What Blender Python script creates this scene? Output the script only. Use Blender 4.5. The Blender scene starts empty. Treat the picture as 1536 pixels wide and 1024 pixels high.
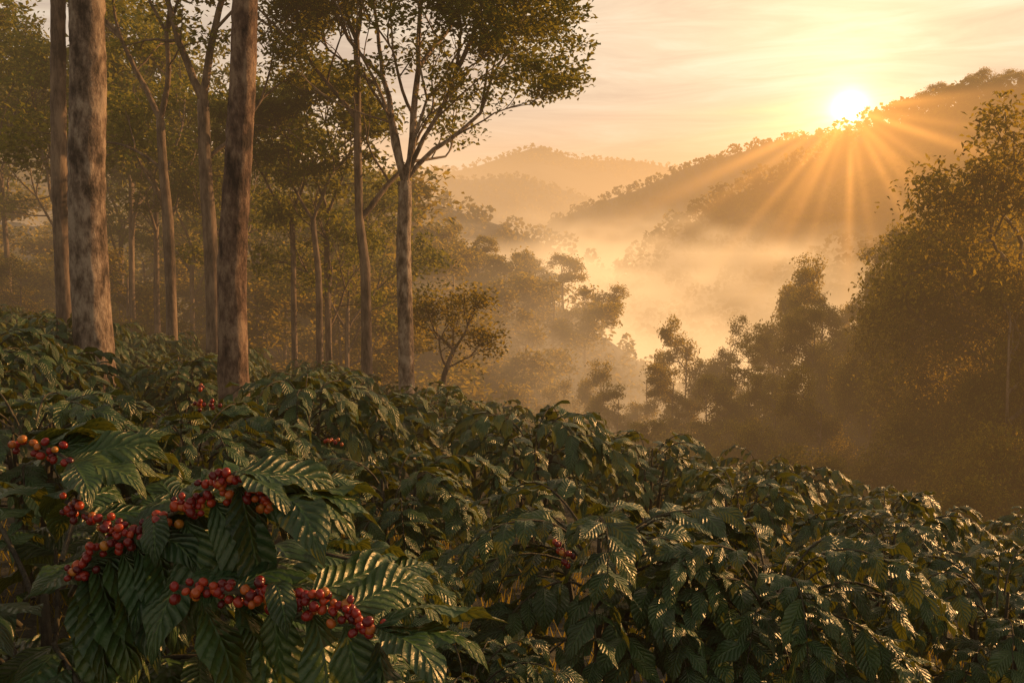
import bpy, math, random
import numpy as np
from mathutils import Vector
R=math.radians
C=bpy.context.scene.collection
F=1330.0; H=1.6; PITCH=R(4.8)
rng=np.random.default_rng(7); random.seed(7)
SUN_EL=R(9.3); SUN_AZ=R(20.5)
SUND=np.array([math.sin(SUN_AZ)*math.cos(SUN_EL),math.cos(SUN_AZ)*math.cos(SUN_EL),math.sin(SUN_EL)])
LAMP=(R(17),R(60))
def P(px,py,Y):
    u=(px-768)/F; w=(512-py)/F; c,s=math.cos(PITCH),math.sin(PITCH)
    dy=c+w*s; k=Y/dy
    return np.array([u*k,Y,H+(w*c-s)*k])
def proj(p):
    x,y,z=p[0],p[1],p[2]-H; c,s=math.cos(PITCH),math.sin(PITCH)
    d=y*c-z*s; v=y*s+z*c
    return 768+F*x/d, 512-F*v/d
# ---------------------------------------------------------------- materials
def newmat(name):
    m=bpy.data.materials.new(name); m.use_nodes=True; nt=m.node_tree; nt.nodes.clear()
    return m,nt
def N(nt,t,**kw):
    n=nt.nodes.new(t)
    for k,v in kw.items():
        if k.startswith('i_'): n.inputs[k[2:].replace('_',' ')].default_value=v
        else: setattr(n,k,v)
    return n
def ramp(nt,stops):
    r=nt.nodes.new('ShaderNodeValToRGB'); e=r.color_ramp.elements
    while len(e)<len(stops): e.new(0.5)
    for i,(p,c) in enumerate(stops): e[i].position=p; e[i].color=(*c,1)
    return r
def mth(nt,op,a,b=None,c=None):
    n=nt.nodes.new('ShaderNodeMath'); n.operation=op
    for i,v in enumerate((a,b,c)):
        if v is None: continue
        if isinstance(v,(int,float)): n.inputs[i].default_value=v
        else: nt.links.new(v,n.inputs[i])
    return n.outputs[0]
def coffee_mat(name,c1,c2,bump=0.7,trans=0.19):
    m,nt=newmat(name); L=nt.links.new
    uv=N(nt,'ShaderNodeUVMap'); sp=N(nt,'ShaderNodeSeparateXYZ'); L(uv.outputs[0],sp.inputs[0])
    U,V=sp.outputs[0],sp.outputs[1]
    au=mth(nt,'ABSOLUTE',mth(nt,'SUBTRACT',U,0.5))
    ph=mth(nt,'MULTIPLY',mth(nt,'SUBTRACT',V,mth(nt,'MULTIPLY',au,0.38)),11.0)
    w=mth(nt,'ABSOLUTE',mth(nt,'SINE',mth(nt,'MULTIPLY',ph,math.pi)))
    mid=mth(nt,'MINIMUM',mth(nt,'MULTIPLY',au,14.0),1.0)
    h=mth(nt,'MULTIPLY',mth(nt,'POWER',w,0.6),mid)
    tc=N(nt,'ShaderNodeTexCoord'); nz=N(nt,'ShaderNodeTexNoise',i_Scale=6.0,i_Detail=3.0); L(tc.outputs['Object'],nz.inputs['Vector'])
    oi=N(nt,'ShaderNodeObjectInfo'); gm=N(nt,'ShaderNodeNewGeometry')
    f=mth(nt,'ADD',mth(nt,'MULTIPLY',nz.outputs['Fac'],0.7),mth(nt,'MULTIPLY',oi.outputs['Random'],0.15))
    f=mth(nt,'ADD',f,mth(nt,'MULTIPLY',gm.outputs['Random Per Island'],0.34))
    rp=ramp(nt,[(0.3,c1),(0.60,c2),(0.78,(c2[0]*1.9,c2[1]*1.35,c2[2])),(0.93,(0.18,0.17,0.02))]); L(f,rp.inputs[0])
    vein=N(nt,'ShaderNodeMix',data_type='RGBA'); L(mth(nt,'LESS_THAN',h,0.25),vein.inputs[0])
    L(rp.outputs[0],vein.inputs[6]); vein.inputs[7].default_value=(c2[0]*2.2,c2[1]*1.6,c2[2]*1.2,1)
    n2=N(nt,'ShaderNodeTexNoise',i_Scale=60.0,i_Detail=3.0); L(tc.outputs['Object'],n2.inputs['Vector'])
    hh=mth(nt,'ADD',h,mth(nt,'MULTIPLY',n2.outputs['Fac'],1.0))
    bp=N(nt,'ShaderNodeBump',i_Strength=bump,i_Distance=0.008); L(hh,bp.inputs['Height'])
    pb=N(nt,'ShaderNodeBsdfPrincipled'); L(vein.outputs[2],pb.inputs['Base Color']); L(bp.outputs[0],pb.inputs['Normal'])
    L(mth(nt,'ADD',mth(nt,'MULTIPLY',n2.outputs['Fac'],0.25),0.27),pb.inputs['Roughness'])
    pb.inputs['Specular IOR Level'].default_value=0.75; pb.inputs['Specular Tint'].default_value=(1.0,0.86,0.66,1)
    tr=N(nt,'ShaderNodeBsdfTranslucent'); tm=N(nt,'ShaderNodeMix',data_type='RGBA'); L(mth(nt,'MULTIPLY',h,nz.outputs['Fac']),tm.inputs[0])
    tm.inputs[6].default_value=(0.12,0.13,0.01,1); tm.inputs[7].default_value=(0.50,0.45,0.03,1); L(tm.outputs[2],tr.inputs[0]); L(bp.outputs[0],tr.inputs['Normal'])
    mx=N(nt,'ShaderNodeMixShader'); mx.inputs[0].default_value=trans
    L(pb.outputs[0],mx.inputs[1]); L(tr.outputs[0],mx.inputs[2])
    o=N(nt,'ShaderNodeOutputMaterial'); L(mx.outputs[0],o.inputs[0]); return m
def foliage_mat(name,c1,c2,c3,trans=0.5,tc_=(0.50,0.34,0.03),scale=0.6):
    m,nt=newmat(name); L=nt.links.new
    g=N(nt,'ShaderNodeNewGeometry'); nz=N(nt,'ShaderNodeTexNoise',i_Scale=scale,i_Detail=2.0); L(g.outputs['Position'],nz.inputs['Vector'])
    oi=N(nt,'ShaderNodeObjectInfo')
    f=mth(nt,'ADD',mth(nt,'MULTIPLY',nz.outputs['Fac'],0.8),mth(nt,'MULTIPLY',oi.outputs['Random'],0.3))
    f=mth(nt,'ADD',f,mth(nt,'MULTIPLY',mth(nt,'SUBTRACT',g.outputs['Random Per Island'],0.5),0.3))
    rp=ramp(nt,[(0.3,c1),(0.55,c2),(0.85,c3)]); L(f,rp.inputs[0])
    pb=N(nt,'ShaderNodeBsdfDiffuse'); L(rp.outputs[0],pb.inputs[0])
    tr=N(nt,'ShaderNodeBsdfTranslucent'); tr.inputs[0].default_value=(*tc_,1)
    mx=N(nt,'ShaderNodeMixShader'); mx.inputs[0].default_value=trans
    L(pb.outputs[0],mx.inputs[1]); L(tr.outputs[0],mx.inputs[2])
    o=N(nt,'ShaderNodeOutputMaterial'); L(mx.outputs[0],o.inputs[0]); return m
def bark_mat(name,c1,c2,c3,sc=6,zs=0.25,bump=0.6,dist=0.03):
    m,nt=newmat(name); L=nt.links.new
    tc=N(nt,'ShaderNodeTexCoord'); mp=N(nt,'ShaderNodeMapping'); mp.inputs['Scale'].default_value=(1,1,zs); L(tc.outputs['Object'],mp.inputs[0])
    n1=N(nt,'ShaderNodeTexNoise',i_Scale=float(sc),i_Detail=8.0,i_Roughness=0.72); L(mp.outputs[0],n1.inputs['Vector'])
    n3=N(nt,'ShaderNodeTexNoise',i_Scale=2.2,i_Detail=3.0); L(tc.outputs['Object'],n3.inputs['Vector'])
    f=mth(nt,'ADD',mth(nt,'MULTIPLY',n1.outputs['Fac'],0.7),mth(nt,'MULTIPLY',n3.outputs['Fac'],0.3))
    rp=ramp(nt,[(0.41,c1),(0.49,c2),(0.58,c3)]); L(f,rp.inputs[0])
    bp=N(nt,'ShaderNodeBump',i_Strength=bump,i_Distance=dist); L(n1.outputs['Fac'],bp.inputs['Height'])
    pb=N(nt,'ShaderNodeBsdfPrincipled'); L(rp.outputs[0],pb.inputs['Base Color']); L(bp.outputs[0],pb.inputs['Normal']); pb.inputs['Roughness'].default_value=0.8
    o=N(nt,'ShaderNodeOutputMaterial'); L(pb.outputs[0],o.inputs[0]); return m
M_coffee=coffee_mat('coffee_leaf',(0.012,0.040,0.018),(0.034,0.088,0.030))
M_tree=foliage_mat('tree_leaf',(0.022,0.045,0.010),(0.055,0.095,0.018),(0.13,0.15,0.025),tc_=(0.40,0.34,0.04),trans=0.42)
M_for=foliage_mat('forest_leaf',(0.032,0.048,0.010),(0.085,0.10,0.018),(0.20,0.17,0.025),scale=0.25,tc_=(0.52,0.36,0.03))
M_far=foliage_mat('distant_leaf',(0.02,0.028,0.008),(0.05,0.055,0.014),(0.11,0.09,0.02),scale=0.06,trans=0.35)
M_bark=bark_mat('dark_bark',(0.04,0.025,0.015),(0.14,0.09,0.058),(0.28,0.19,0.12),zs=0.2)
M_pale=bark_mat('pale_flaking_bark',(0.05,0.032,0.02),(0.23,0.155,0.105),(0.50,0.37,0.26),sc=8,zs=0.45,bump=1.0,dist=0.08)
M_red=bark_mat('reddish_flaking_bark',(0.038,0.02,0.012),(0.17,0.095,0.058),(0.40,0.26,0.16),sc=8,zs=0.45,bump=1.0,dist=0.08)
M_twig=bark_mat('coffee_wood',(0.03,0.02,0.01),(0.08,0.06,0.03),(0.12,0.10,0.05),sc=30)
M_ground=bark_mat('forest_soil',(0.010,0.010,0.005),(0.024,0.022,0.009),(0.045,0.038,0.016),sc=0.8,zs=1,dist=0.2)
M_grass=foliage_mat('grass_blade',(0.03,0.05,0.01),(0.06,0.08,0.015),(0.12,0.10,0.03),scale=2)
m,nt=newmat('cherry_skin'); oi=N(nt,'ShaderNodeObjectInfo'); gm=N(nt,'ShaderNodeNewGeometry')
rp=ramp(nt,[(0,(0.08,0.005,0.005)),(0.45,(0.27,0.015,0.008)),(0.8,(0.44,0.055,0.012)),(1.0,(0.46,0.17,0.02))]); nt.links.new(mth(nt,'FRACT',mth(nt,'ADD',oi.outputs['Random'],gm.outputs['Random Per Island'])),rp.inputs[0])
pb=N(nt,'ShaderNodeBsdfPrincipled'); nt.links.new(rp.outputs[0],pb.inputs['Base Color']); pb.inputs['Roughness'].default_value=0.26
o=N(nt,'ShaderNodeOutputMaterial'); nt.links.new(pb.outputs[0],o.inputs[0]); M_cherry=m
# ---------------------------------------------------------------- mesh building
class MB:
    def __init__(s): s.v=[]; s.q=[]; s.uv=[]; s.n=0
    def add(s,v,q,uv=None):
        v=np.asarray(v,float).reshape(-1,3); q=np.asarray(q,int).reshape(-1,4)
        s.v.append(v); s.q.append(q+s.n); s.n+=len(v)
        s.uv.append(np.zeros((len(v),2)) if uv is None else uv)
    def mesh(s,name,mat,smooth=True):
        v=np.concatenate(s.v); q=np.concatenate(s.q); uv=np.concatenate(s.uv)
        me=bpy.data.meshes.new(name); me.vertices.add(len(v)); me.vertices.foreach_set('co',v.ravel())
        me.loops.add(len(q)*4); me.loops.foreach_set('vertex_index',q.ravel().astype(np.int32))
        me.polygons.add(len(q)); me.polygons.foreach_set('loop_start',np.arange(0,len(q)*4,4,dtype=np.int32))
        me.polygons.foreach_set('loop_total',np.full(len(q),4,dtype=np.int32))
        ul=me.uv_layers.new(name='UVMap'); ul.data.foreach_set('uv',uv[q.ravel()].ravel())
        if smooth: me.polygons.foreach_set('use_smooth',np.ones(len(q),dtype=bool))
        me.materials.append(mat); me.update(calc_edges=True); me.validate(); return me
    def obj(s,name,mat,parent=None,smooth=True):
        return link(name,s.mesh(name,mat,smooth),parent)
def link(name,data,parent=None):
    o=bpy.data.objects.new(name,data); C.objects.link(o)
    if parent: o.parent=parent
    return o
def tube(mb,path,rad,seg=8,rough=0.0,cap=True):
    path=np.asarray(path,float); rad=np.asarray(rad,float); n=len(path)
    if cap:
        path=np.vstack([path,path[-1]+(path[-1]-path[-2])*0.02]); rad=np.append(rad,1e-4); n+=1
    t=np.gradient(path,axis=0); t/=np.linalg.norm(t,axis=1)[:,None]+1e-9
    ref=np.array([1,0,0.]) if abs(t[0][0])<0.8 else np.array([0,1.,0])
    a=np.cross(t,ref); a/=np.linalg.norm(a,axis=1)[:,None]+1e-9; b=np.cross(t,a)
    th=np.linspace(0,2*np.pi,seg,endpoint=False)
    rr=rad[:,None]*np.ones(seg)
    if rough:
        nz=rng.standard_normal(rr.shape); nz=(nz+np.roll(nz,1,1)+np.roll(nz,1,0))/1.7
        lump=np.repeat(rng.standard_normal((n//6+2,seg)),6,0)[:n]; rr=rr*(1+rough*nz+rough*0.8*lump)
    v=path[:,None,:]+rr[:,:,None]*(np.cos(th)[None,:,None]*a[:,None,:]+np.sin(th)[None,:,None]*b[:,None,:])
    i=np.arange(n-1)[:,None]*seg; j=np.arange(seg)[None,:]; k=(j+1)%seg
    q=np.stack([i+j,i+k,i+seg+k,i+seg+j],-1)
    mb.add(v,q)
def leaves(mb,cent,size,updir=0.5,asp=0.5):
    n=len(cent); size=np.broadcast_to(size,(n,))*rng.uniform(0.7,1.3,n)
    nr=rng.standard_normal((n,3)); nr/=np.linalg.norm(nr,axis=1)[:,None]; nr[:,2]=np.abs(nr[:,2])+updir; nr/=np.linalg.norm(nr,axis=1)[:,None]
    a=np.cross(nr,rng.standard_normal((n,3))); a/=np.linalg.norm(a,axis=1)[:,None]; b=np.cross(nr,a)
    s=size[:,None]
    v=np.stack([cent-a*s*0.5,cent+b*s*asp*0.5+nr*s*0.06,cent+a*s*0.5-nr*s*0.1,cent-b*s*asp*0.5+nr*s*0.06],1)
    mb.add(v,np.arange(4*n).reshape(n,4))
def cleaves(mb,base,az,pitch,droop,L,nu=2,nv=8,roll=None,wr=0.20):
    base=np.asarray(base); n=len(base); az=np.asarray(az); pitch=np.asarray(pitch); droop=np.asarray(droop); L=np.asarray(L)
    roll=rng.uniform(-0.6,0.6,n) if roll is None else roll
    v=np.linspace(0,1,nv+1); u=np.linspace(-1,1,2*nu+1)
    th=pitch[:,None]-droop[:,None]*v[None,:]**1.2
    th=np.maximum(th,-1.5)
    wob=rng.uniform(0,6,n)[:,None]; th=th+0.20*np.sin(6*v[None,:]+wob)
    d=np.stack([np.cos(az),np.sin(az),0*az],1); s=np.stack([-np.sin(az),np.cos(az),0*az],1); Z=np.array([0,0,1.])
    ct,st=np.cos(th),np.sin(th); dv=1/nv
    cx=np.concatenate([np.zeros((n,1)),np.cumsum((ct[:,1:]+ct[:,:-1])/2*dv,1)],1); cz=np.concatenate([np.zeros((n,1)),np.cumsum((st[:,1:]+st[:,:-1])/2*dv,1)],1)
    cen=base[:,None,:]+L[:,None,None]*(cx[:,:,None]*d[:,None,:]+cz[:,:,None]*Z)
    nn=-st[:,:,None]*d[:,None,:]+ct[:,:,None]*Z
    tw=roll[:,None]+rng.uniform(-0.6,0.6,n)[:,None]*v[None,:]
    sd=s[:,None,:]*np.cos(tw)[:,:,None]+nn*np.sin(tw)[:,:,None]; n2=-s[:,None,:]*np.sin(tw)[:,:,None]+nn*np.cos(tw)[:,:,None]
    w=np.sin(np.pi*np.clip(v,0,1)**0.85)**0.85*wr; w=w*(1-0.55*np.clip((v-0.72)/0.28,0,1)); w[0]=0.012; w[-1]=0.003
    au=np.abs(u)
    phs=rng.uniform(0,6,n)[:,None,None]
    vv=v[None,:,None]; uu=au[None,None,:]
    rip=0.016*np.abs(np.sin(np.pi*11*(vv-0.19*uu)))*(uu>0.01)*(w[None,:,None]/wr) if nv>=16 else 0
    edge=0.045*np.sin(15*vv+phs+u[None,None,:]*1.5)*uu**2
    z=-0.30*uu**1.6*w[None,:,None]+0.16*uu*w[None,:,None]+rip+edge*(w[None,:,None]/wr)
    pts=cen[:,:,None,:]+L[:,None,None,None]*((u[None,None,:]*w[None,:,None])[...,None]*sd[:,:,None,:]+z[...,None]*n2[:,:,None,:])
    m_=2*nu+1; per=(nv+1)*m_
    i=np.arange(nv)[:,None]*m_; j=np.arange(m_-1)[None,:]
    q=np.stack([i+j,i+j+1,i+m_+j+1,i+m_+j],-1).reshape(-1,4)
    Q=(q[None]+np.arange(n)[:,None,None]*per).reshape(-1,4)
    UV=np.stack(np.broadcast_arrays((u[None,:]+1)/2,v[:,None]),-1).reshape(-1,2); UV=np.tile(UV,(n,1))
    mb.add(pts,Q,UV)
def tag(o,label=None,cat=None,group=None,kind=None):
    if label: o['label']=label
    if cat: o['category']=cat
    if group: o['group']=group
    if kind: o['kind']=kind
    return o
# ---------------------------------------------------------------- terrain
def sig(x): return np.log1p(np.exp(np.clip(x,-30,30)))
HILLS=[
 (900,[(-400,300),(300,268),(500,262),(680,252),(740,236),(800,218),(870,236),(940,240),(1000,248),(1100,258),(1300,275),(2000,300)],0.4,4),
 (640,[(-400,200),(400,240),(600,262),(700,268),(780,264),(860,288),(900,308),(1000,344),(1200,420),(2000,500)],0.4,5),
 (420,[(-400,500),(600,440),(740,375),(850,322),(900,300),(1000,262),(1100,226),(1180,208),(1260,200),(1400,190),(2300,150)],0.45,6),
 (235,[(-400,640),(850,520),(940,410),(1000,350),(1100,294),(1200,250),(1260,216),(1320,188),(1400,165),(1450,150),(1536,145),(1700,105),(2400,50)],0.5,8),
 (270,[(-900,140),(0,205),(300,235),(500,268),(650,300),(750,335),(850,375),(950,415),(1050,460),(1200,560),(2000,700)],0.5,7),
 (115,[(-1200,200),(0,330),(400,360),(600,370),(690,380),(760,420),(850,460),(920,510),(1000,580),(1200,680),(2000,800)],0.5,8),
 (62,[(-1200,800),(700,760),(850,705),(1060,650),(1250,590),(1400,530),(1536,480),(1900,330),(2600,200)],0.35,9),
]
HP=[]
for Y,pts,sl,th in HILLS:
    a=np.array([P(px,py,Y) for px,py in pts]); HP.append((Y,a[:,0],a[:,2],sl))
def base(x,y):
    p=H-1.43-0.193*x-0.141*y
    s=0.606*x+0.795*y-14
    z=p-0.35*sig(s/2)*2
    z=np.maximum(z,-19)
    return np.where(y>60,np.maximum(z,-21),z)
def hillz(i,x,y):
    Y,hx,hz,sl=HP[i]
    sx=x*Y/np.maximum(y,Y*0.35)*0.6+x*0.4
    n=2.2*np.sin(x*0.06+i)*np.sin(y*0.05+2*i)+1.2*np.sin(x*0.13+y*0.11+i)
    k=min(1.0,Y/200)
    return np.interp(sx,hx,hz)-sl*np.abs(Y-y)*(1-0.15*np.sin(x*0.03+i*2))+n*k*np.clip(np.abs(Y-y)/20,0,1)
def G(x,y):
    x=np.asarray(x,float); y=np.asarray(y,float)
    z=base(x,y)
    zz=z+0.05*np.sin(x*2.1)*np.sin(y*1.7)
    for i in range(len(HP)):
        h=hillz(i,x,y); h=np.where(y>26,h,-99)
        zz=np.maximum(zz,h)
    return zz
def tops(x,y): return H-0.33-0.193*x-0.141*y
rad=np.concatenate([np.linspace(0.3,30,110),np.geomspace(30.5,3200,230)])
ang=np.linspace(R(-105),R(105),360)
Rr,Aa=np.meshgrid(rad,ang,indexing='ij'); X=Rr*np.sin(Aa); Yy=Rr*np.cos(Aa)
Zt=G(X,Yy)
nr,na=X.shape; ii=np.arange(nr-1)[:,None]*na; jj=np.arange(na-1)[None,:]
mb=MB(); mb.add(np.stack([X,Yy,Zt],-1),np.stack([ii+jj,ii+na+jj,ii+na+jj+1,ii+jj+1],-1))
tag(mb.obj('hilly_ground',M_ground),kind='structure')
# ---------------------------------------------------------------- tree skeletons
def grow(mb,p,d,L,r,depth,tips,rs,spread=0.55,up=0.25,seg=6,nch=(2,3)):
    k=5; pts=[p]; dd=d.copy()
    for i in range(k):
        dd=dd+rs.normal(0,0.10,3)+np.array([0,0,up*0.12]); dd/=np.linalg.norm(dd); pts.append(pts[-1]+dd*L/k)
    tube(mb,pts,np.linspace(r,r*0.62,k+1),seg)
    if depth==0: tips.append(pts[-1]); tips.append(pts[-3]); return
    for c in range(rs.integers(nch[0],nch[1]+1)):
        v=rs.normal(0,1,3); v-=v.dot(dd)*dd; v/=np.linalg.norm(v)
        nd=dd+v*spread*rs.uniform(0.6,1.4)+np.array([0,0,up*rs.uniform(-0.5,1)]); nd/=np.linalg.norm(nd)
        grow(mb,pts[-1],nd,L*rs.uniform(0.6,0.85),r*0.58,depth-1,tips,rs,spread,up,max(4,seg-1),nch)
    if depth>=2:
        v=rs.normal(0,1,3); v-=v.dot(dd)*dd; v/=np.linalg.norm(v); nd=dd*0.5+v; nd/=np.linalg.norm(nd)
        if up>0.3: nd[2]=abs(nd[2])+0.2; nd/=np.linalg.norm(nd)
        grow(mb,pts[3],nd,L*0.6,r*0.4,depth-2,tips,rs,spread,up,4,nch)
def make_tree(name,seed,trunk,r0,r1,limbs,depth=3,spread=0.55,up=0.25,nleaf=45,lsize=0.13,crad=0.4,mat=None,bark=None,tseg=12,rough=0.0,flat=0.45):
    rs=np.random.default_rng(seed); t=MB(); tips=[]
    tp=np.array(trunk,float)
    n=max(8,int(np.linalg.norm(tp[-1]-tp[0])*(14 if rough else 1.5))); s=np.linspace(0,len(tp)-1,n)
    path=np.stack([np.interp(s,np.arange(len(tp)),tp[:,k]) for k in range(3)],1)
    fr=np.linspace(0,1,n); rr=r0+(r1-r0)*fr; rr=rr*(1+0.3*np.exp(-fr*14))
    path[:,0]+=0.12*r0*np.sin(fr*9+seed); tube(t,path,rr,tseg,rough,cap=True)
    cr=MB(); lm=MB()
    for f,d,L,rl in limbs:
        d=np.array(d,float); d/=np.linalg.norm(d); p=path[min(n-1,int(f*(n-1)))]
        grow(lm,p,d,L,rl,depth,tips,rs,spread,up)
    tips=np.array(tips)
    cl=np.repeat(tips,nleaf,0); off=rs.normal(0,1,(len(cl),3)); off/=np.linalg.norm(off,axis=1)[:,None]
    rad_=np.repeat(rs.uniform(0.55,1.35,len(tips)),nleaf)*rs.uniform(0.1,1,len(cl))**0.6
    cl=cl+off*(rad_*crad*1.75)[:,None]*np.array([1,1,flat])
    leaves(cr,cl,lsize)
    root=bpy.data.objects.new(name,None); C.objects.link(root)
    tr=t.obj('trunk',bark or M_bark,root); lm.obj('limbs',bark or M_bark,root); cr.obj('crown',mat or M_tree,root,smooth=False)
    root['top']=float(max(tips[:,2].max(),path[-1,2])); return root
def dup(root,loc,rz,sc,label,cat,group):
    r=root.copy(); C.objects.link(r); r.location=loc; r.rotation_euler=(0,0,rz); r.scale=sc
    for k in ('label','category','group','kind'):
        if k in r: del r[k]
    tag(r,label,cat,group)
    for ch in list(root.children):
        c=ch.copy(); C.objects.link(c); c.parent=r
        for g in ch.children:
            e=g.copy(); C.objects.link(e); e.parent=c
    return r
def rl(n,L,r,up=1.0,seed=0,f0=0.75):
    rs=np.random.default_rng(seed); out=[]
    for i in range(n):
        a=2*np.pi*(i+rs.uniform(0,0.6))/n; f=f0+(1-f0)*(i+1)/n
        out.append((f,(math.cos(a),math.sin(a),up*rs.uniform(0.7,1.4)),L*rs.uniform(0.8,1.2),r))
    return out
def hero(px,Y,path_px,w0,w1,limbs,label,seed,**kw):
    x0=P(px,400,Y)[0]; b=np.array([x0,Y,float(G(x0,Y))-0.1])
    tp=[(0,0,0)]
    for qx,qy in path_px: tp.append(tuple(P(qx,qy,Y)-b))
    t=make_tree('tree',seed,tp,w0/F*Y/2,w1/F*Y/2,limbs,**kw); t.location=b
    tag(t,label,'tree'); return t
hero(92,16,[(91,300),(86,0),(84,-300)],24,19,rl(5,2.2,0.1,1,1),'slim dark trunk standing just left of the thick pale trunk at the left edge',1,depth=3,lsize=0.16,nleaf=36,tseg=16,rough=0.02)
hero(136,10.5,[(133,300),(128,60),(122,-300)],54,46,rl(5,1.6,0.12,1.2,2),'thickest tree, pale mottled upright trunk rising out of coffee bushes at the left',2,depth=3,bark=M_pale,tseg=32,rough=0.02,lsize=0.14)
hero(346,8.4,[(350,400),(357,200),(368,20),(385,-250)],44,33,rl(5,1.5,0.1,1.2,3),'thick reddish brown trunk leaning slightly right, second thick trunk from the left',3,depth=3,bark=M_red,tseg=32,rough=0.02,lsize=0.14)
hero(256,20,[(252,330),(240,180)],17,12,[(1,(-0.5,0.1,1),1.9,0.07),(1,(0.45,-0.2,1),1.9,0.07),(0.85,(-1,0.3,0.7),1.5,0.04)],'slender forked tree between the two thick trunks, left one of that pair',4,lsize=0.15,nleaf=46,crad=0.42)
hero(318,19,[(314,330),(303,150)],24,17,[(1,(-0.35,0.1,1),2.2,0.09),(1,(0.3,-0.2,1),2.4,0.09),(0.8,(1,0.3,0.8),1.8,0.05)],'forked brown tree close behind the leaning thick trunk on its left',5,lsize=0.15,nleaf=46,crad=0.42)
hero(548,19,[(547,400),(540,330),(536,180),(534,60)],17,9,[(0.55,(0.5,0.1,1),1.8,0.07),(0.75,(-0.7,0.2,0.8),1.8,0.06),(1,(0.2,0.1,1),1.6,0.05),(1,(-0.5,-0.2,1),1.6,0.05)],'straight slim tree just left of the big forked tree, limbs high up',6,lsize=0.14,nleaf=50,crad=0.38)
hero(606,18,[(607,400),(606,272)],25,20,[(1,(-0.28,0.1,1),2.3,0.085),(1,(0.35,0.05,1),2.4,0.095),(1,(0.55,-0.1,0.95),2.3,0.06),(0.97,(-0.05,0.3,1),2.4,0.06),(0.9,(0.15,-0.4,1),2.0,0.045),(1,(0.70,0.25,1.0),2.2,0.055)],'big forked tree at the valley edge with wide airy crown against the sky',12,depth=4,spread=0.5,up=0.36,lsize=0.12,nleaf=95,crad=0.36,tseg=16,rough=0.015,bark=M_pale)
hero(440,24,[(440,420),(438,330)],10,7,[(1,(-0.4,0.1,1),1.3,0.05),(1,(0.4,-0.1,1),1.3,0.05)],'thin tree with small crown left of the close pair of thin trunks',8,lsize=0.17,nleaf=50,crad=0.38)
hero(478,23,[(478,420),(470,330)],12,8,[(1,(-0.5,0.1,1),1.4,0.05),(1,(0.3,0.2,1),1.4,0.05)],'thin tree leaning left, left one of the close pair of thin trunks',9,lsize=0.17,nleaf=50,crad=0.38)
hero(492,25,[(490,420),(492,320)],11,7,[(1,(0.5,0.1,1),1.4,0.05),(1,(-0.2,0.2,1),1.4,0.05)],'thin upright tree, right one of the close pair of thin trunks',10,lsize=0.17,nleaf=50,crad=0.38)
hero(656,25,[(664,570),(680,525)],10,7,[(1,(-0.8,0.1,0.6),0.8,0.05),(1,(0.5,-0.1,0.7),0.8,0.05),(0.8,(-0.6,0.4,0.9),0.8,0.04),(0.9,(0.2,0.5,0.9),0.8,0.04),(0.75,(0.9,0.1,0.2),0.7,0.03)],'small round bushy tree right of the big forked tree, at the edge of the coffee',11,depth=2,lsize=0.13,nleaf=38,crad=0.32,flat=0.8,mat=M_for)
slender=[make_tree('tree',40+i,[(0,0,0),(0.1,0,3),(0.1,0.1,6.2)],0.12,0.08,rl(4,1.7,0.06,1.2,50+i,0.8),depth=3,nleaf=26,lsize=0.20,crad=0.44,tseg=8) for i in range(3)]
dense=[make_tree('tree',60+i,[(0,0,0),(0.2,0,4),(0.1,0.2,9.0)],0.14,0.05,rl(17,1.5,0.05,0.45,70+i,0.22),depth=2,nleaf=50,lsize=0.25,crad=0.52,mat=M_for,tseg=8,up=0.12,flat=0.6) for i in range(5)]
fine=[make_tree('tree',160+i,[(0,0,0),(0.2,0,5),(0.1,0.2,11)],0.16,0.05,rl(26,1.7,0.06,0.45,170+i,0.2),depth=2,nleaf=95,lsize=0.18,crad=0.60,mat=M_for,tseg=10,up=0.12,flat=0.65) for i in range(3)]
coarse=[make_tree('tree',80+i,[(0,0,0),(0.2,0,3),(0.1,0.2,7)],0.22,0.06,rl(12,1.8,0.08,0.5,90+i,0.2),depth=2,nleaf=28,lsize=0.42,crad=0.72,mat=M_for,tseg=6,up=0.12,flat=0.6) for i in range(4)]
def put(protos,x,y,htop,wid,label,group,cat='tree'):
    p=protos[rng.integers(len(protos))]; z=float(G(x,y))-0.15
    s=htop/p['top']; loc=(x,y,z); sc=(s*wid,s*wid,s)
    return dup(p,loc,rng.uniform(0,6.28),sc,label,cat,group)
for Y,step in ((27,130),(35,110),(45,95)):
    for px in np.arange(-160,600,step):
        qx=px+rng.uniform(-22,22); x=P(qx,400,Y)[0]; y=Y+rng.uniform(-2.5,2.5)
        top=np.interp(qx,[-200,0,200,330,400,470,560,640],[-120,-60,10,60,120,190,260,330])+rng.uniform(-40,90)+(Y-27)*2.5
        h=P(qx,top,Y)[2]-float(G(x,y))
        reg='left of the thick pale trunk' if qx<130 else 'between the two thick trunks' if qx<345 else 'right of the leaning thick trunk'
        put(slender,x,y,max(h,3),0.85,'slender tree of the hazy left forest, '+reg,'left forest trees '+reg)
for Y,st in ((40,130),(50,110),(64,95)):
    for px in np.arange(-140,600,st):
        qx=px+rng.uniform(-30,30); x=P(qx,400,Y)[0]; y=Y+rng.uniform(-2.5,2.5); top=300+(64-Y)*4.5+rng.uniform(-60,50)
        h=P(qx,top,Y)[2]-float(G(x,y)); reg='left of the thick pale trunk' if qx<130 else 'between the two thick trunks' if qx<345 else 'right of the leaning thick trunk'
        put(dense,x,y,max(h,2.5),1.15,'low bushy tree of the left forest understory, '+reg,'understory trees '+reg)
prof=lambda q: np.interp(q,[780,830,900,980,1060,1110,1180,1250,1340,1390,1430,1536,1700],[600,555,540,505,458,470,415,350,340,330,262,190,120])
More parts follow.
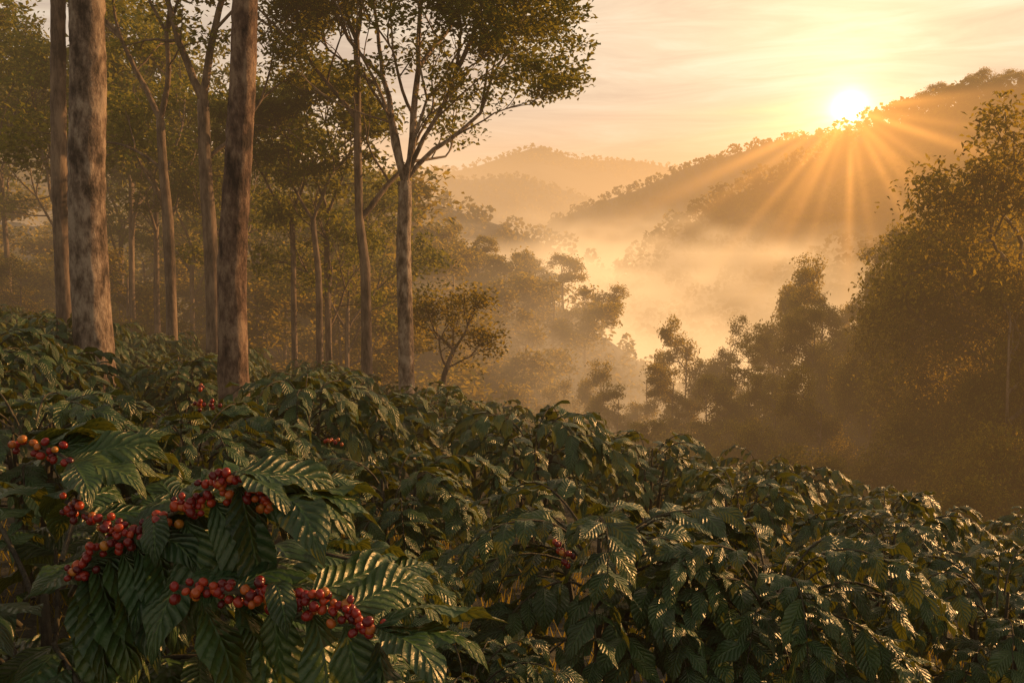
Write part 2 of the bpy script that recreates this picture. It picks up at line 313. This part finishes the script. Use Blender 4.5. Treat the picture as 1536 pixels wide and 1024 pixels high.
for Y,off in ((76,0),(67,28),(58,75),(50,125),(42,185),(35,255),(30,330)):
    for px in np.arange(720 if Y>50 else 800 if Y>40 else 1050,1680,F*3.7/Y):
        qx=px+rng.uniform(-15,15); x=P(qx,400,Y)[0]; y=Y+rng.uniform(-2.5,2.5)
        top=prof(qx)+off*(0.55 if qx>1400 else 1)+rng.uniform(-10,40); h=P(qx,top,Y)[2]-float(G(x,y))
        if h<1.8: continue
        reg='at the right edge under the sunlit hill' if qx>1380 else 'in the centre of the right slope' if qx>1130 else 'low in the misty valley right of centre'
        put(fine if h>7 and Y<60 else dense,x,y,h,min(1.35,max(0.62,7.5/h)),'leafy golden brown forest tree '+reg,'forest trees '+reg)
for qx,top,Y,lab in ((1520,185,33,'tallest golden tree, at the right edge, nearest of the right forest'),(1440,290,38,'tall leafy tree second from the right edge, below the sunlit hill')):
    x=P(qx,400,Y)[0]; h=P(qx,top,Y)[2]-float(G(x,Y)); t=put(fine,x,Y,h,0.75,lab,None)
prof2=lambda q: np.interp(q,[300,500,640,680,740,800,860,920,960],[250,300,298,310,350,375,395,445,500])
for Y,off in ((116,0),(106,22),(96,50),(86,85),(76,125)):
    for px in np.arange(420,930-off*1.4,F*4.6/Y):
        qx=px+rng.uniform(-15,15); x=P(qx,400,Y)[0]; y=Y+rng.uniform(-2,2)
        top=prof2(qx)+off+rng.uniform(-8,20); h=P(qx,top,Y)[2]-float(G(x,y)); h=min(max(h,4),10)
        reg='nearest the valley mist' if qx>760 else 'behind the big forked tree'
        put(coarse,x,y,h,1.1,'dark tree on the wooded spur '+reg,'trees on the spur '+reg)
for px in np.arange(1300,1600,17):
    qx=px+rng.uniform(-6,6); Y=235+rng.uniform(-5,3); x=P(qx,400,Y)[0]
    put(coarse,x,Y,rng.uniform(4.5,8),1.2,'silhouetted tree on the ridge to the right of the sun','ridge trees right of the sun')
for p in slender+dense+coarse+fine:
    for ch in list(p.children): bpy.data.objects.remove(ch)
    bpy.data.objects.remove(p)
def mass(name,idx,y0,y1,px0,px1,sp,h,leaf,nl,label):
    mb=MB(); pts=[]
    y=y0
    while y<y1:
        xa=P(px0,400,y)[0]; xb=P(px1,400,y)[0]; xs=np.arange(xa,xb,sp); 
        pts.append(np.stack([xs+rng.uniform(-sp*.45,sp*.45,len(xs)),y+rng.uniform(-sp*.45,sp*.45,len(xs))],1)); y+=sp
    p=np.concatenate(pts); hz=hillz(idx,p[:,0],p[:,1]); g=G(p[:,0],p[:,1]); p=p[hz>g-0.5]; z=G(p[:,0],p[:,1])
    n=len(p); hh=h*rng.uniform(0.65,1.25,n)
    k=nl; d=rng.standard_normal((n,k,3)); d/=np.linalg.norm(d,axis=2)[:,:,None]; d*=rng.uniform(0.7,1,(n,k,1))
    c=np.stack([p[:,0,None]+d[:,:,0]*hh[:,None]*0.5,p[:,1,None]+d[:,:,1]*hh[:,None]*0.5,z[:,None]+hh[:,None]*0.4+d[:,:,2]*hh[:,None]*0.5],-1).reshape(-1,3)
    leaves(mb,c,leaf,0.3,0.8); o=mb.obj(name,M_far,smooth=False); tag(o,label,'forest',kind='stuff'); print(name,n)
mass('forest_cover',3,110,240,820,1650,4.8,6,1.3,75,'forest covering the big right hill below the sun')
mass('forest_cover',2,250,424,640,1500,5.2,4,1.5,34,'forest covering the middle ridge left of the sun')
mass('forest_cover',4,150,275,-60,1080,6.0,6,1.6,46,'forest on the hazy slope behind the left spur')
mass('forest_cover',1,540,645,500,1000,6,3.6,2.0,16,'forest on the faint hill left of the valley head')
mass('forest_cover',0,840,905,550,1250,7,3.6,2.4,14,'forest on the farthest pale ridge')
def cover(name,x0,x1,y0,y1,n,size,label,hgt=1.2,cond=None,mat=M_for):
    nc=n//40; cx=rng.uniform(x0,x1,nc); cy=rng.uniform(y0,y1,nc)
    if cond is not None: k=cond(cx,cy); cx,cy=cx[k],cy[k]
    cz=G(cx,cy); c=np.repeat(np.stack([cx,cy,cz],1),40,0); rr=np.repeat(rng.uniform(0.5,1.3,len(cx)),40)
    d=rng.standard_normal(c.shape); d/=np.linalg.norm(d,axis=1)[:,None]; d[:,2]=np.abs(d[:,2])
    c=c+d*rr[:,None]*np.array([1,1,hgt]); m_=MB(); leaves(m_,c,size); tag(m_.obj(name,mat,smooth=False),label,'undergrowth',kind='stuff')
cover('undergrowth',-60,45,16,80,260000,0.30,'bushy undergrowth covering the slopes below the forest trees',1.2,lambda x,y:(0.606*x+0.795*y>14.5))
cover('valley_thicket',-60,70,75,170,110000,0.8,'thicket on the valley floor under the mist',3.0)
# ---------------------------------------------------------------- coffee
def branch_path(p0,az,el,L,curve,n=12):
    pts=[np.array(p0,float)]
    for i in range(n):
        e=max(el-curve*(i/n)**1.1,-1.2); a=az+0.1*math.sin(i*0.7+az*3)
        pts.append(pts[-1]+np.array([math.cos(a)*math.cos(e),math.sin(a)*math.cos(e),math.sin(e)])*L/n)
    return np.array(pts)
def branch_leaves(path,Lf,sp,start,rs,out,keep=1.0):
    seg=np.linalg.norm(np.diff(path,axis=0),axis=1); cum=np.concatenate([[0],np.cumsum(seg)]); T=cum[-1]
    s=T*start; k=0
    while s<=T+1e-6:
        p=np.array([np.interp(s,cum,path[:,j]) for j in range(3)]); q=np.array([np.interp(min(s+0.02,T),cum,path[:,j]) for j in range(3)])-np.array([np.interp(max(s-0.02,0),cum,path[:,j]) for j in range(3)])
        az=math.atan2(q[1],q[0]); el=math.atan2(q[2],math.hypot(q[0],q[1])); tip=s>T-sp
        for sg in (-1,1):
            if rs.random()>keep: continue
            a=az+sg*(rs.uniform(0.3,0.5) if tip else rs.uniform(0.6,1.05)); l=Lf*rs.uniform(0.7,1.2)*(0.75 if tip else 1)*(0.8+0.2*math.sin(math.pi*s/T))
            out.append((p[0],p[1],p[2],a,el*0.4+rs.uniform(-0.3,0.4),rs.uniform(0.7,1.8),l))
        s+=sp; k+=1
def emit(mb,out,nu,nv):
    a=np.array(out); cleaves(mb,a[:,:3],a[:,3],a[:,4],a[:,5],a[:,6],nu,nv)
def coffee_proto(seed,nb,Lf,nu,nv,sp=0.075,hgt=1.1,rad=0.78):
    rs=np.random.default_rng(seed); root=bpy.data.objects.new('coffee_bush',None); C.objects.link(root)
    st=MB(); br=MB(); lf=MB(); out=[]
    for a in range(4):
        an=a*1.6+rs.uniform(0,1); tube(st,[(0.05*math.cos(an),0.05*math.sin(an),-0.05),(0.09*math.cos(an),0.09*math.sin(an),0.5*hgt),(0.16*math.cos(an),0.16*math.sin(an),0.93*hgt)],[0.024,0.018,0.008],6)
    for i in range(nb):
        t=(i+0.5)/nb; az=i*2.39996+rs.uniform(-.3,.3); z0=hgt*(0.50+0.46*t**0.8)
        L=rad*(1.12-0.30*t)*rs.uniform(0.75,1.2); el=0.30+0.60*t+rs.uniform(-.15,.15); cv=1.9+0.7*rs.random()
        pth=branch_path((0.1*math.cos(az),0.1*math.sin(az),z0),az,el,L,cv); tube(br,pth,np.linspace(0.006,0.0025,len(pth)),4)
        branch_leaves(pth,Lf,sp,0.22,rs,out)
    emit(lf,out,nu,nv)
    st.obj('stem',M_twig,root); br.obj('branches',M_twig,root); lf.obj('foliage',M_coffee,root)
    zt=np.concatenate(lf.v)[:,2]; root['top']=float(np.percentile(zt,98.5)); return root
near=[coffee_proto(200+i,32,0.21,2,16,0.082) for i in range(3)]
midp=[coffee_proto(210+i,28,0.21,1,6,0.088) for i in range(3)]
farp=[coffee_proto(220+i,26,0.21,1,3,0.11) for i in range(3)]
placed=[]
def bush(px,pt,Y,wid,label,group=None,protos=None):
    t=P(px,pt,Y); g=float(G(t[0],Y)); h=max(t[2]-g,0.55); pr=protos or (near if Y<5.5 else midp if Y<11 else farp)
    p=pr[rng.integers(len(pr))]; s=h/p['top']
    placed.append((t[0],Y)); return dup(p,(t[0],Y,g),rng.uniform(0,6.28),(wid,wid,max(s,0.8*wid)),label,'coffee bush',group)
bB=bush(900,755,3.5,1.0,'large coffee bush in the middle of the foreground with drooping glossy leaves')
bush(1160,805,3.3,0.82,'coffee bush right of the large central one, sunlit leaves hanging to the right')
bC=bush(590,690,4.7,0.90,'coffee bush behind the berry laden one, left of the large central bush')
bD=bush(290,612,4.3,0.90,'tall coffee bush in front of the leaning thick trunk')
bush(800,622,6.9,1.08,'rounded coffee bush rising behind and above the large central bush')
bush(975,658,8.9,1.05,'smaller rounded coffee bush at the plantation edge in the centre')
bush(1110,716,6.6,0.90,'coffee bush at the plantation edge, right of the small rounded one')
bush(1340,768,5.2,0.85,'coffee bush in the right foreground row with small sunlit leaves')
bush(1500,850,3.7,0.76,'shaded coffee bush in the lower right corner')
bush(40,590,4.0,0.90,'coffee bush at the left edge behind the berry laden bush')
bush(700,975,2.5,0.52,'dark low coffee bush at the bottom between berry bush and central bush')
bush(500,830,2.9,0.62,'shaded coffee bush directly behind the berry laden bush')
bush(548,595,7.4,1.05,'coffee bush in front of the slim straight tree left of the big forked tree')
bush(455,572,6.3,0.92,'coffee bush just right of the leaning thick trunk')
ordn=['first','second','third','fourth','fifth','sixth','seventh','eighth','ninth','tenth','eleventh','twelfth']
row=0; y=6.0
while y<27:
    row+=1; sp=1.9 if y<8 else 1.55; xs=np.arange(-0.75*y-2.0+(row%2)*sp/2,0.70*y+2,sp); k=0
    for x in xs:
        xx=x+rng.uniform(-.2,.2); yy=y+rng.uniform(-.2,.2)
        if 0.606*xx+0.795*yy>13.5: continue
        if any((xx-a)**2+(yy-b)**2<(1.4 if y<8 else 1.2)**2 for a,b in placed): continue
        px,_=proj((xx,yy,tops(xx,yy)))
        if px<-220 or px>1760: continue
        k+=1; zt=tops(xx,yy)+rng.uniform(-0.2,0.2)
        pr=midp if yy<11 else farp; p=pr[rng.integers(3)]; g=float(G(xx,yy)); s=(zt-g)/p['top']; placed.append((xx,yy))
        side='left' if px<500 else 'middle' if px<1000 else 'right'
        if y<8: lab='coffee bush of planting row %s behind the foreground, %s from the left'%(ordn[row-1],ordn[min(k,12)-1]); gr=None
        else: lab='small %s coffee bush on the %s part of the slope, %s planting row back'%('distant' if y>14 else 'mid distance',side,ordn[min(row,12)-1] if row<=12 else 'rearmost'); gr='coffee bushes, %s part, row %d'%(side,min(row,13))
        w=rng.uniform(0.85,1.02); dup(p,(xx,yy,g),rng.uniform(0,6.28),(w,w,s),lab,'coffee bush',gr)
    y+=1.7 if y<8 else 1.5
print('bushes',len(placed))
for p in near+midp+farp:
    for ch in list(p.children): bpy.data.objects.remove(ch)
    bpy.data.objects.remove(p)
# hero coffee bush with cherries
hb=P(60,680,1.75); gz=float(G(hb[0],1.75)); root=bpy.data.objects.new('coffee_bush',None); C.objects.link(root); root.location=(hb[0],hb[1],gz)
tag(root,'nearest coffee bush at lower left, big glossy leaves and many red cherries','coffee bush')
off=np.array([hb[0],hb[1],gz]); rs=np.random.default_rng(5); st=MB()
for a in range(3):
    an=a*2.1; tube(st,[(0.05*math.cos(an),0.05*math.sin(an),-0.05),(0.08*math.cos(an),0.08*math.sin(an),0.45),(0.12*math.cos(an),0.12*math.sin(an),0.8)],[0.024,0.018,0.009],8)
st.obj('stem',M_twig,root)
ct=np.linspace(0.02,math.pi-0.02,11)
def cherry_into(mb,loc,s):
    r=0.0070*s; d=rng.normal(0,1,3); d/=np.linalg.norm(d)
    tube(mb,loc+np.outer(-np.cos(ct)*r*1.15,d),np.sin(ct)*r,12,cap=False)
cm=MB(); cherry_into(cm,np.zeros(3),1.0); cme=cm.mesh('cherry',M_cherry)
def clusters(broot,pts,n):
    bpy.context.view_layer.update(); inv=broot.matrix_world.inverted(); sc=broot.scale
    for k in range(n):
        f=rng.uniform(0,len(pts)-1); a=[P(*q) for q in pts]; w_=np.array([np.interp(f,range(len(pts)),[q[j] for q in a]) for j in range(3)])+rng.normal(0,0.012,3)
        o=link('cherry',cme,broot); o.location=inv@Vector(w_); o.scale=(1.3/sc[0],1.3/sc[1],1.3/sc[2])
clusters(bD,[(280,602,3.86),(300,607,3.84),(325,606,3.82)],16)
clusters(bD,[(296,580,3.95),(306,584,3.95)],4)
clusters(bC,[(490,660,4.3),(510,664,4.3)],8)
clusters(bB,[(830,815,2.95),(850,825,2.93),(845,845,2.92)],14)
fruit=[
 [(100,752,1.50),(180,800,1.44),(235,785,1.42),(300,742,1.40),(355,708,1.38)],
 [(20,664,1.62),(50,668,1.60),(80,676,1.58),(108,692,1.55)],
 [(262,880,1.30),(360,888,1.27),(470,893,1.24),(565,940,1.20)],
 [(110,868,1.42),(140,825,1.41),(200,802,1.41)],
 [(330,760,1.42),(370,742,1.40),(415,750,1.37)],
]
corr=[]; ncher=[0]; extra=MB()
for bi,cp in enumerate(fruit):
    cp=np.array([P(*c) for c in cp])-off; K=len(cp); t=np.linspace(0,K-1,24); pth=np.stack([np.interp(t,range(K),cp[:,k]) for k in range(3)],1)
    for it in range(3): pth[1:-1]=(pth[:-2]+2*pth[1:-1]+pth[2:])/4
    b=MB(); tube(b,pth,np.linspace(0.005,0.003,24),6); bo=b.obj('branch',M_twig,root); out=[]
    for k in range(3,24,4):
        p=pth[k]; q=pth[min(k+1,23)]-pth[k-1]; az=math.atan2(q[1],q[0])
        out.append((*p,az+rs.uniform(0.7,1.2),rs.uniform(0.0,0.4),rs.uniform(0.8,1.4),rs.uniform(0.18,0.22)))
        if bi in (0,2,3): out.append((p[0],p[1]+0.01,p[2]-0.026,az-rs.uniform(0.3,0.9),rs.uniform(-0.9,-0.6),rs.uniform(0.3,0.8),rs.uniform(0.18,0.23)))
        if k in (11,) and bi in (0,2): out.append((p[0],p[1],p[2]+0.016,az-rs.uniform(0.5,1.1),0.3,2.4,rs.uniform(0.09,0.12)))
    p=pth[-1]; q=pth[-1]-pth[-3]; az=math.atan2(q[1],q[0])
    for sg in (-.35,.4): out.append((*p,az+sg,0.15,1.3,rs.uniform(0.15,0.19)))
    lm=MB(); emit(lm,out,4,32); lm.obj('leaves',M_coffee,bo)
    seg=np.linalg.norm(np.diff(pth,axis=0),axis=1).sum(); nn=int(seg/0.0125)
    for k in range(nn):
        f=(k+0.5)/nn*23; p=np.array([np.interp(f,range(24),pth[:,j]) for j in range(3)]); corr.append(p+off)
        dens=0.66+0.34*math.sin(k*0.95+bi*2)
        for c in range(int(round(0.4+5.0*dens*(0.45 if bi==1 else 1)))):
            d=rs.normal(0,1,3); d/=np.linalg.norm(d); d[1]=-abs(d[1])*0.7; d[2]-=0.1
            l=p+d*rs.uniform(0.008,0.024)+rs.normal(0,0.004,3); s=rs.uniform(0.75,1.12)
            if ncher[0]<100 and rs.random()<0.32:
                o=link('cherry',cme,bo); o.location=l; o.rotation_euler=(rs.uniform(-3,3),rs.uniform(-3,3),0); o.scale=(s,s,s); ncher[0]+=1
            else: cherry_into(extra,l,s)
ex=extra.obj('cherries',M_cherry,root); ex['kind']='stuff'; ex['label']='remaining red cherries crowded along the branches'
print('cherries',ncher,extra.n/132)
cpx=np.array([proj(c) for c in corr]); cd=np.array([c[1] for c in corr])
nb=42
for i in range(nb):
    t=(i+0.5)/nb; az=i*2.39996; z0=0.28+0.62*t; L=0.94*(1.15-0.45*t)*rs.uniform(0.85,1.1); el=0.15+0.62*t; 
    pth=branch_path((0.1*math.cos(az),0.1*math.sin(az),z0),az,el,L,1.3)
    out=[]; branch_leaves(pth,0.22,0.082,0.2,rs,out)
    keep=[]
    for l in out:
        m_=np.array(l[:3])+off; tip=m_+np.array([math.cos(l[3]),math.sin(l[3]),-0.5])*l[6]*0.6
        ok=True
        for w_ in (m_,(m_+tip)/2,tip):
            if w_[1]<0.95: ok=False;break
            a=np.array(proj(w_)); dd=np.hypot(cpx[:,0]-a[0],cpx[:,1]-a[1])
            if np.any((dd<40)&(cd>w_[1]-0.01)): ok=False;break
        if ok: keep.append(l)
    if not keep: continue
    far=max(np.hypot(l[0],l[1]) for l in keep)
    kk=[j for j,p in enumerate(pth) if np.hypot(p[0],p[1])<=far+0.03]; pth=pth[:max(3,kk[-1]+1)]
    b=MB(); tube(b,pth,np.linspace(0.006,0.003,len(pth)),5); bo=b.obj('branch',M_twig,root)
    lm=MB(); emit(lm,keep,4,24); lm.obj('leaves',M_coffee,bo)
# grass
gx=rng.uniform(-3,6,14000); gy=rng.uniform(1.2,8,14000); gg=G(gx,gy); mb=MB()
n=len(gx); h=rng.uniform(0.05,0.16,n); a=rng.uniform(0,6.28,n); b0=np.stack([gx,gy,gg],1); sd=np.stack([np.cos(a),np.sin(a),0*a],1)*0.005; le=np.stack([-np.sin(a),np.cos(a),0*a],1)*h[:,None]*0.5
mb.add(np.stack([b0-sd,b0+sd,b0+sd*0.3+le+np.array([0,0,1.])*h[:,None],b0-sd*0.3+le+np.array([0,0,1.])*h[:,None]],1),np.arange(4*n).reshape(n,4))
tag(mb.obj('grass',M_grass,smooth=False),'short grass and weeds on the soil under the coffee bushes','grass',kind='stuff')
# ---------------------------------------------------------------- volumes (density grids, emission stands in for scattered light)
def volume(name,mn,mx_,res,field,ab,emi,col,step=1.0,loc=(0,0,0),rot=None):
    m,nt=newmat(name+'_air'); L=nt.links.new
    vi=N(nt,'ShaderNodeVolumeInfo'); d=vi.outputs['Density']
    A=N(nt,'ShaderNodeVolumeAbsorption'); A.inputs[0].default_value=(0,0,0,1); L(mth(nt,'MULTIPLY',d,ab),A.inputs[1])
    E=N(nt,'ShaderNodeEmission'); L(mth(nt,'MULTIPLY',d,emi),E.inputs[1])  # emission in place of sunlight scattered by the volume
    if col[0]!=col[1]:
        g=N(nt,'ShaderNodeNewGeometry'); sp=N(nt,'ShaderNodeSeparateXYZ'); L(g.outputs['Position'],sp.inputs[0])
        t=mth(nt,'MAXIMUM',0.0,mth(nt,'MINIMUM',1.0,mth(nt,'ADD',mth(nt,'DIVIDE',sp.outputs[0],mth(nt,'MAXIMUM',sp.outputs[1],10.0)),0.45)))  # emission colour shifts toward the sun side by position, imitating forward scatter
        cr=N(nt,'ShaderNodeMix',data_type='RGBA'); cr.inputs[6].default_value=(*col[0],1); cr.inputs[7].default_value=(*col[1],1); L(t,cr.inputs[0]); L(cr.outputs[2],E.inputs[0])
    else: E.inputs[0].default_value=(*col[0],1)
    if ab>0:
        s=N(nt,'ShaderNodeAddShader'); L(A.outputs[0],s.inputs[0]); L(E.outputs[0],s.inputs[1]); last=s.outputs[0]
    else: last=E.outputs[0]
    o=N(nt,'ShaderNodeOutputMaterial'); L(last,o.inputs['Volume'])
    ng=bpy.data.node_groups.new(name+'_field','GeometryNodeTree')
    ng.interface.new_socket('Geometry',in_out='INPUT',socket_type='NodeSocketGeometry'); ng.interface.new_socket('Geometry',in_out='OUTPUT',socket_type='NodeSocketGeometry')
    vc=ng.nodes.new('GeometryNodeVolumeCube'); vc.inputs['Min'].default_value=mn; vc.inputs['Max'].default_value=mx_
    for k,r in zip(('Resolution X','Resolution Y','Resolution Z'),res): vc.inputs[k].default_value=r
    pos=ng.nodes.new('GeometryNodeInputPosition'); ng.links.new(field(ng,pos.outputs[0]),vc.inputs['Density'])
    sm=ng.nodes.new('GeometryNodeSetMaterial'); sm.inputs['Material'].default_value=m
    go=ng.nodes.new('NodeGroupOutput'); ng.links.new(vc.outputs[0],sm.inputs[0]); ng.links.new(sm.outputs[0],go.inputs[0])
    vd=bpy.data.volumes.new(name); vd.materials.append(m); vd.render.step_size=step; o=link(name,vd); o.location=loc
    if rot is not None: o.rotation_euler=rot
    md=o.modifiers.new('field','NODES'); md.node_group=ng; tag(o,kind='structure'); return o
def f_air(ng,pos):
    sp=ng.nodes.new('ShaderNodeSeparateXYZ'); ng.links.new(pos,sp.inputs[0]); y,z=sp.outputs[1],sp.outputs[2]
    nearf=mth(ng,'POWER',2.718,mth(ng,'MULTIPLY',mth(ng,'SUBTRACT',y,15.0),-0.012))
    a=mth(ng,'ADD',0.70,mth(ng,'MULTIPLY',nearf,0.75))
    a=mth(ng,'ADD',a,mth(ng,'MULTIPLY',mth(ng,'MINIMUM',1.0,mth(ng,'MAXIMUM',0.0,mth(ng,'MULTIPLY',mth(ng,'SUBTRACT',y,260.0),0.004))),1.7))
    ztop=mth(ng,'ADD',75.0,mth(ng,'MULTIPLY',mth(ng,'MAXIMUM',0.0,mth(ng,'SUBTRACT',y,230.0)),0.09))
    zf=mth(ng,'MINIMUM',1.0,mth(ng,'MAXIMUM',0.0,mth(ng,'MULTIPLY',mth(ng,'SUBTRACT',ztop,z),0.015)))
    return mth(ng,'MULTIPLY',a,zf)
volume('emissive_haze',(-400,15,-50),(600,940,150),(34,38,14),f_air,0.0013,0.0017,((0.76,0.45,0.22),(1.0,0.52,0.19)),60.0)  # haze glows by itself; scattered light is put into its emission colour
def f_mist(ng,pos):
    sp=ng.nodes.new('ShaderNodeSeparateXYZ'); ng.links.new(pos,sp.inputs[0]); x,y,z=sp.outputs
    sh=ng.nodes.new('ShaderNodeCombineXYZ'); ng.links.new(mth(ng,'ADD',mth(ng,'MULTIPLY',x,0.034),mth(ng,'MULTIPLY',y,0.014)),sh.inputs[0]); ng.links.new(mth(ng,'MULTIPLY',y,0.022),sh.inputs[1]); ng.links.new(mth(ng,'ADD',mth(ng,'MULTIPLY',z,0.095),mth(ng,'MULTIPLY',x,0.024)),sh.inputs[2])
    nz=ng.nodes.new('ShaderNodeTexNoise'); nz.inputs['Scale'].default_value=1.0; nz.inputs['Detail'].default_value=5; nz.inputs['Roughness'].default_value=0.62; nz.inputs['Distortion'].default_value=1.0; ng.links.new(sh.outputs[0],nz.inputs['Vector'])
    fac=nz.outputs['Fac'] if 'Fac' in nz.outputs else nz.outputs[0]
    lvl=mth(ng,'ADD',mth(ng,'MULTIPLY',y,0.056),-8.5)
    zz=mth(ng,'SUBTRACT',mth(ng,'ADD',lvl,mth(ng,'MULTIPLY',mth(ng,'SUBTRACT',fac,0.5),105.0)),z)
    fall=mth(ng,'MAXIMUM',0.0,mth(ng,'MINIMUM',1.0,mth(ng,'MULTIPLY',zz,0.06)))
    nr_=mth(ng,'MAXIMUM',0.0,mth(ng,'MINIMUM',1.0,mth(ng,'MULTIPLY',mth(ng,'SUBTRACT',y,50.0),0.012)))
    return mth(ng,'MULTIPLY',fall,nr_)
volume('mist',(-110,50,-28),(190,420,52),(75,88,36),f_mist,0.037,0.054,((0.92,0.53,0.25),(1.0,0.59,0.25)),12.0)  # self-lit mist, its brightness is emission rather than sunlight caught in it
def f_beam(ng,pos):  # light shafts painted as angular streaks, fading outward from the sun axis
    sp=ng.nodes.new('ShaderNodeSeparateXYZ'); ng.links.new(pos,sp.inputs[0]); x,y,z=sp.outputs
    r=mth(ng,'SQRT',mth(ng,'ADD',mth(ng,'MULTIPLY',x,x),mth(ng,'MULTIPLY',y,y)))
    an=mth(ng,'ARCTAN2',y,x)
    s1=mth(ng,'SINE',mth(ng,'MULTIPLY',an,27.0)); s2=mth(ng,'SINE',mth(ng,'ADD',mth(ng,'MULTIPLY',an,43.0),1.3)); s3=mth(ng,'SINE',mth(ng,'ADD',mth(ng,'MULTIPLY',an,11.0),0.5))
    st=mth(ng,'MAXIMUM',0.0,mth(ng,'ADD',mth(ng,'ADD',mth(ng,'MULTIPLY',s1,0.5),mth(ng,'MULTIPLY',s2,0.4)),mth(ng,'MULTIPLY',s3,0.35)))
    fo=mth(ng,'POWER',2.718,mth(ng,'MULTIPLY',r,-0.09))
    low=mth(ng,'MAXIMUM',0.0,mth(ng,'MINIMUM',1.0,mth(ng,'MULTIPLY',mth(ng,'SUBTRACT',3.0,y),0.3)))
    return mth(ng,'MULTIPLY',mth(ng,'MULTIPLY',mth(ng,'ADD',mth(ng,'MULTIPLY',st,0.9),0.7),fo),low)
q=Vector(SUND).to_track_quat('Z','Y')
volume('painted_sunbeams',(-45,-50,120),(45,5,226),(100,62,5),f_beam,0.0,0.017,((1.0,0.38,0.07),(1.0,0.38,0.07)),24.0,loc=(0,0,H),rot=q.to_euler())  # added emission-only volume imitating light shafts, no lamp casts them
# ---------------------------------------------------------------- world, sun, camera
w=bpy.data.worlds.new('World'); bpy.context.scene.world=w; w.use_nodes=True; nt=w.node_tree; nt.nodes.clear(); L=nt.links.new
sky=N(nt,'ShaderNodeTexSky',sky_type='NISHITA'); sky.sun_disc=False; sky.sun_elevation=SUN_EL; sky.sun_rotation=SUN_AZ; sky.air_density=1.5; sky.dust_density=3
tc=N(nt,'ShaderNodeTexCoord'); nrm=N(nt,'ShaderNodeVectorMath',operation='NORMALIZE'); L(tc.outputs['Generated'],nrm.inputs[0])
dt=N(nt,'ShaderNodeVectorMath',operation='DOT_PRODUCT'); L(nrm.outputs[0],dt.inputs[0]); dt.inputs[1].default_value=tuple(SUND)
D=mth(nt,'MAXIMUM',dt.outputs['Value'],0.0)
def glow(pw,st,col):
    e=N(nt,'ShaderNodeBackground'); e.inputs[0].default_value=(*col,1); L(mth(nt,'MULTIPLY',mth(nt,'POWER',D,float(pw)),st),e.inputs[1]); return e.outputs[0]
sep=N(nt,'ShaderNodeSeparateXYZ'); L(nrm.outputs[0],sep.inputs[0])
mp=N(nt,'ShaderNodeMapping'); mp.inputs['Scale'].default_value=(1.6,1.6,14); mp.inputs['Rotation'].default_value=(0.0,0.14,0); L(nrm.outputs[0],mp.inputs[0])
cn=N(nt,'ShaderNodeTexNoise',i_Scale=3.0,i_Detail=7.0,i_Roughness=0.6,i_Distortion=0.6); L(mp.outputs[0],cn.inputs['Vector'])
cr=ramp(nt,[(0.36,(0.66,0.55,0.48)),(0.52,(0.84,0.71,0.58)),(0.68,(1.0,0.89,0.74))]); L(cn.outputs['Fac'],cr.inputs[0])
bg=N(nt,'ShaderNodeBackground'); L(cr.outputs[0],bg.inputs[0])
front=mth(nt,'ADD',mth(nt,'MULTIPLY',mth(nt,'POWER',mth(nt,'MULTIPLY',mth(nt,'ADD',dt.outputs['Value'],1.0),0.5),1.5),0.55),0.46)
lowm=mth(nt,'MAXIMUM',0.0,mth(nt,'SUBTRACT',1.0,mth(nt,'MULTIPLY',mth(nt,'ABSOLUTE',sep.outputs[2]),0.8)))
vis=mth(nt,'MULTIPLY',front,lowm)
L(vis,bg.inputs[1])
b1=N(nt,'ShaderNodeBackground'); L(sky.outputs[0],b1.inputs[0]); L(mth(nt,'MULTIPLY',mth(nt,'SUBTRACT',1.0,mth(nt,'MINIMUM',mth(nt,'MULTIPLY',vis,1.1),0.97)),0.10),b1.inputs[1])
last=b1.outputs[0]
for e in (bg.outputs[0],glow(40,0.12,(1,0.66,0.22)),glow(300,0.28,(1,0.74,0.34)),glow(1800,0.6,(1,0.82,0.48)),glow(10000,3.0,(1,0.88,0.62))):
    a=N(nt,'ShaderNodeAddShader'); L(last,a.inputs[0]); L(e,a.inputs[1]); last=a.outputs[0]
wo=N(nt,'ShaderNodeOutputWorld'); L(last,wo.inputs[0])
sl=bpy.data.lights.new('sun','SUN'); sl.energy=5; sl.angle=R(0.5); sl.color=(1,0.54,0.21); so=link('sun',sl)
e_,a_=LAMP
so.rotation_euler=Vector((math.sin(a_)*math.cos(e_),math.cos(a_)*math.cos(e_),math.sin(e_))).to_track_quat('Z','Y').to_euler(); so.location=(60,160,60)
cam=bpy.data.cameras.new('camera'); cam.lens=36*F/1536; cam.sensor_width=36; cam.clip_end=6000; cam.clip_start=0.05
co=link('camera',cam); co.location=(0,0,H); co.rotation_euler=(R(90)-PITCH,0,0); bpy.context.scene.camera=co
sc=bpy.context.scene; sc.view_settings.view_transform='Standard'; sc.view_settings.look='None'; sc.view_settings.exposure=0
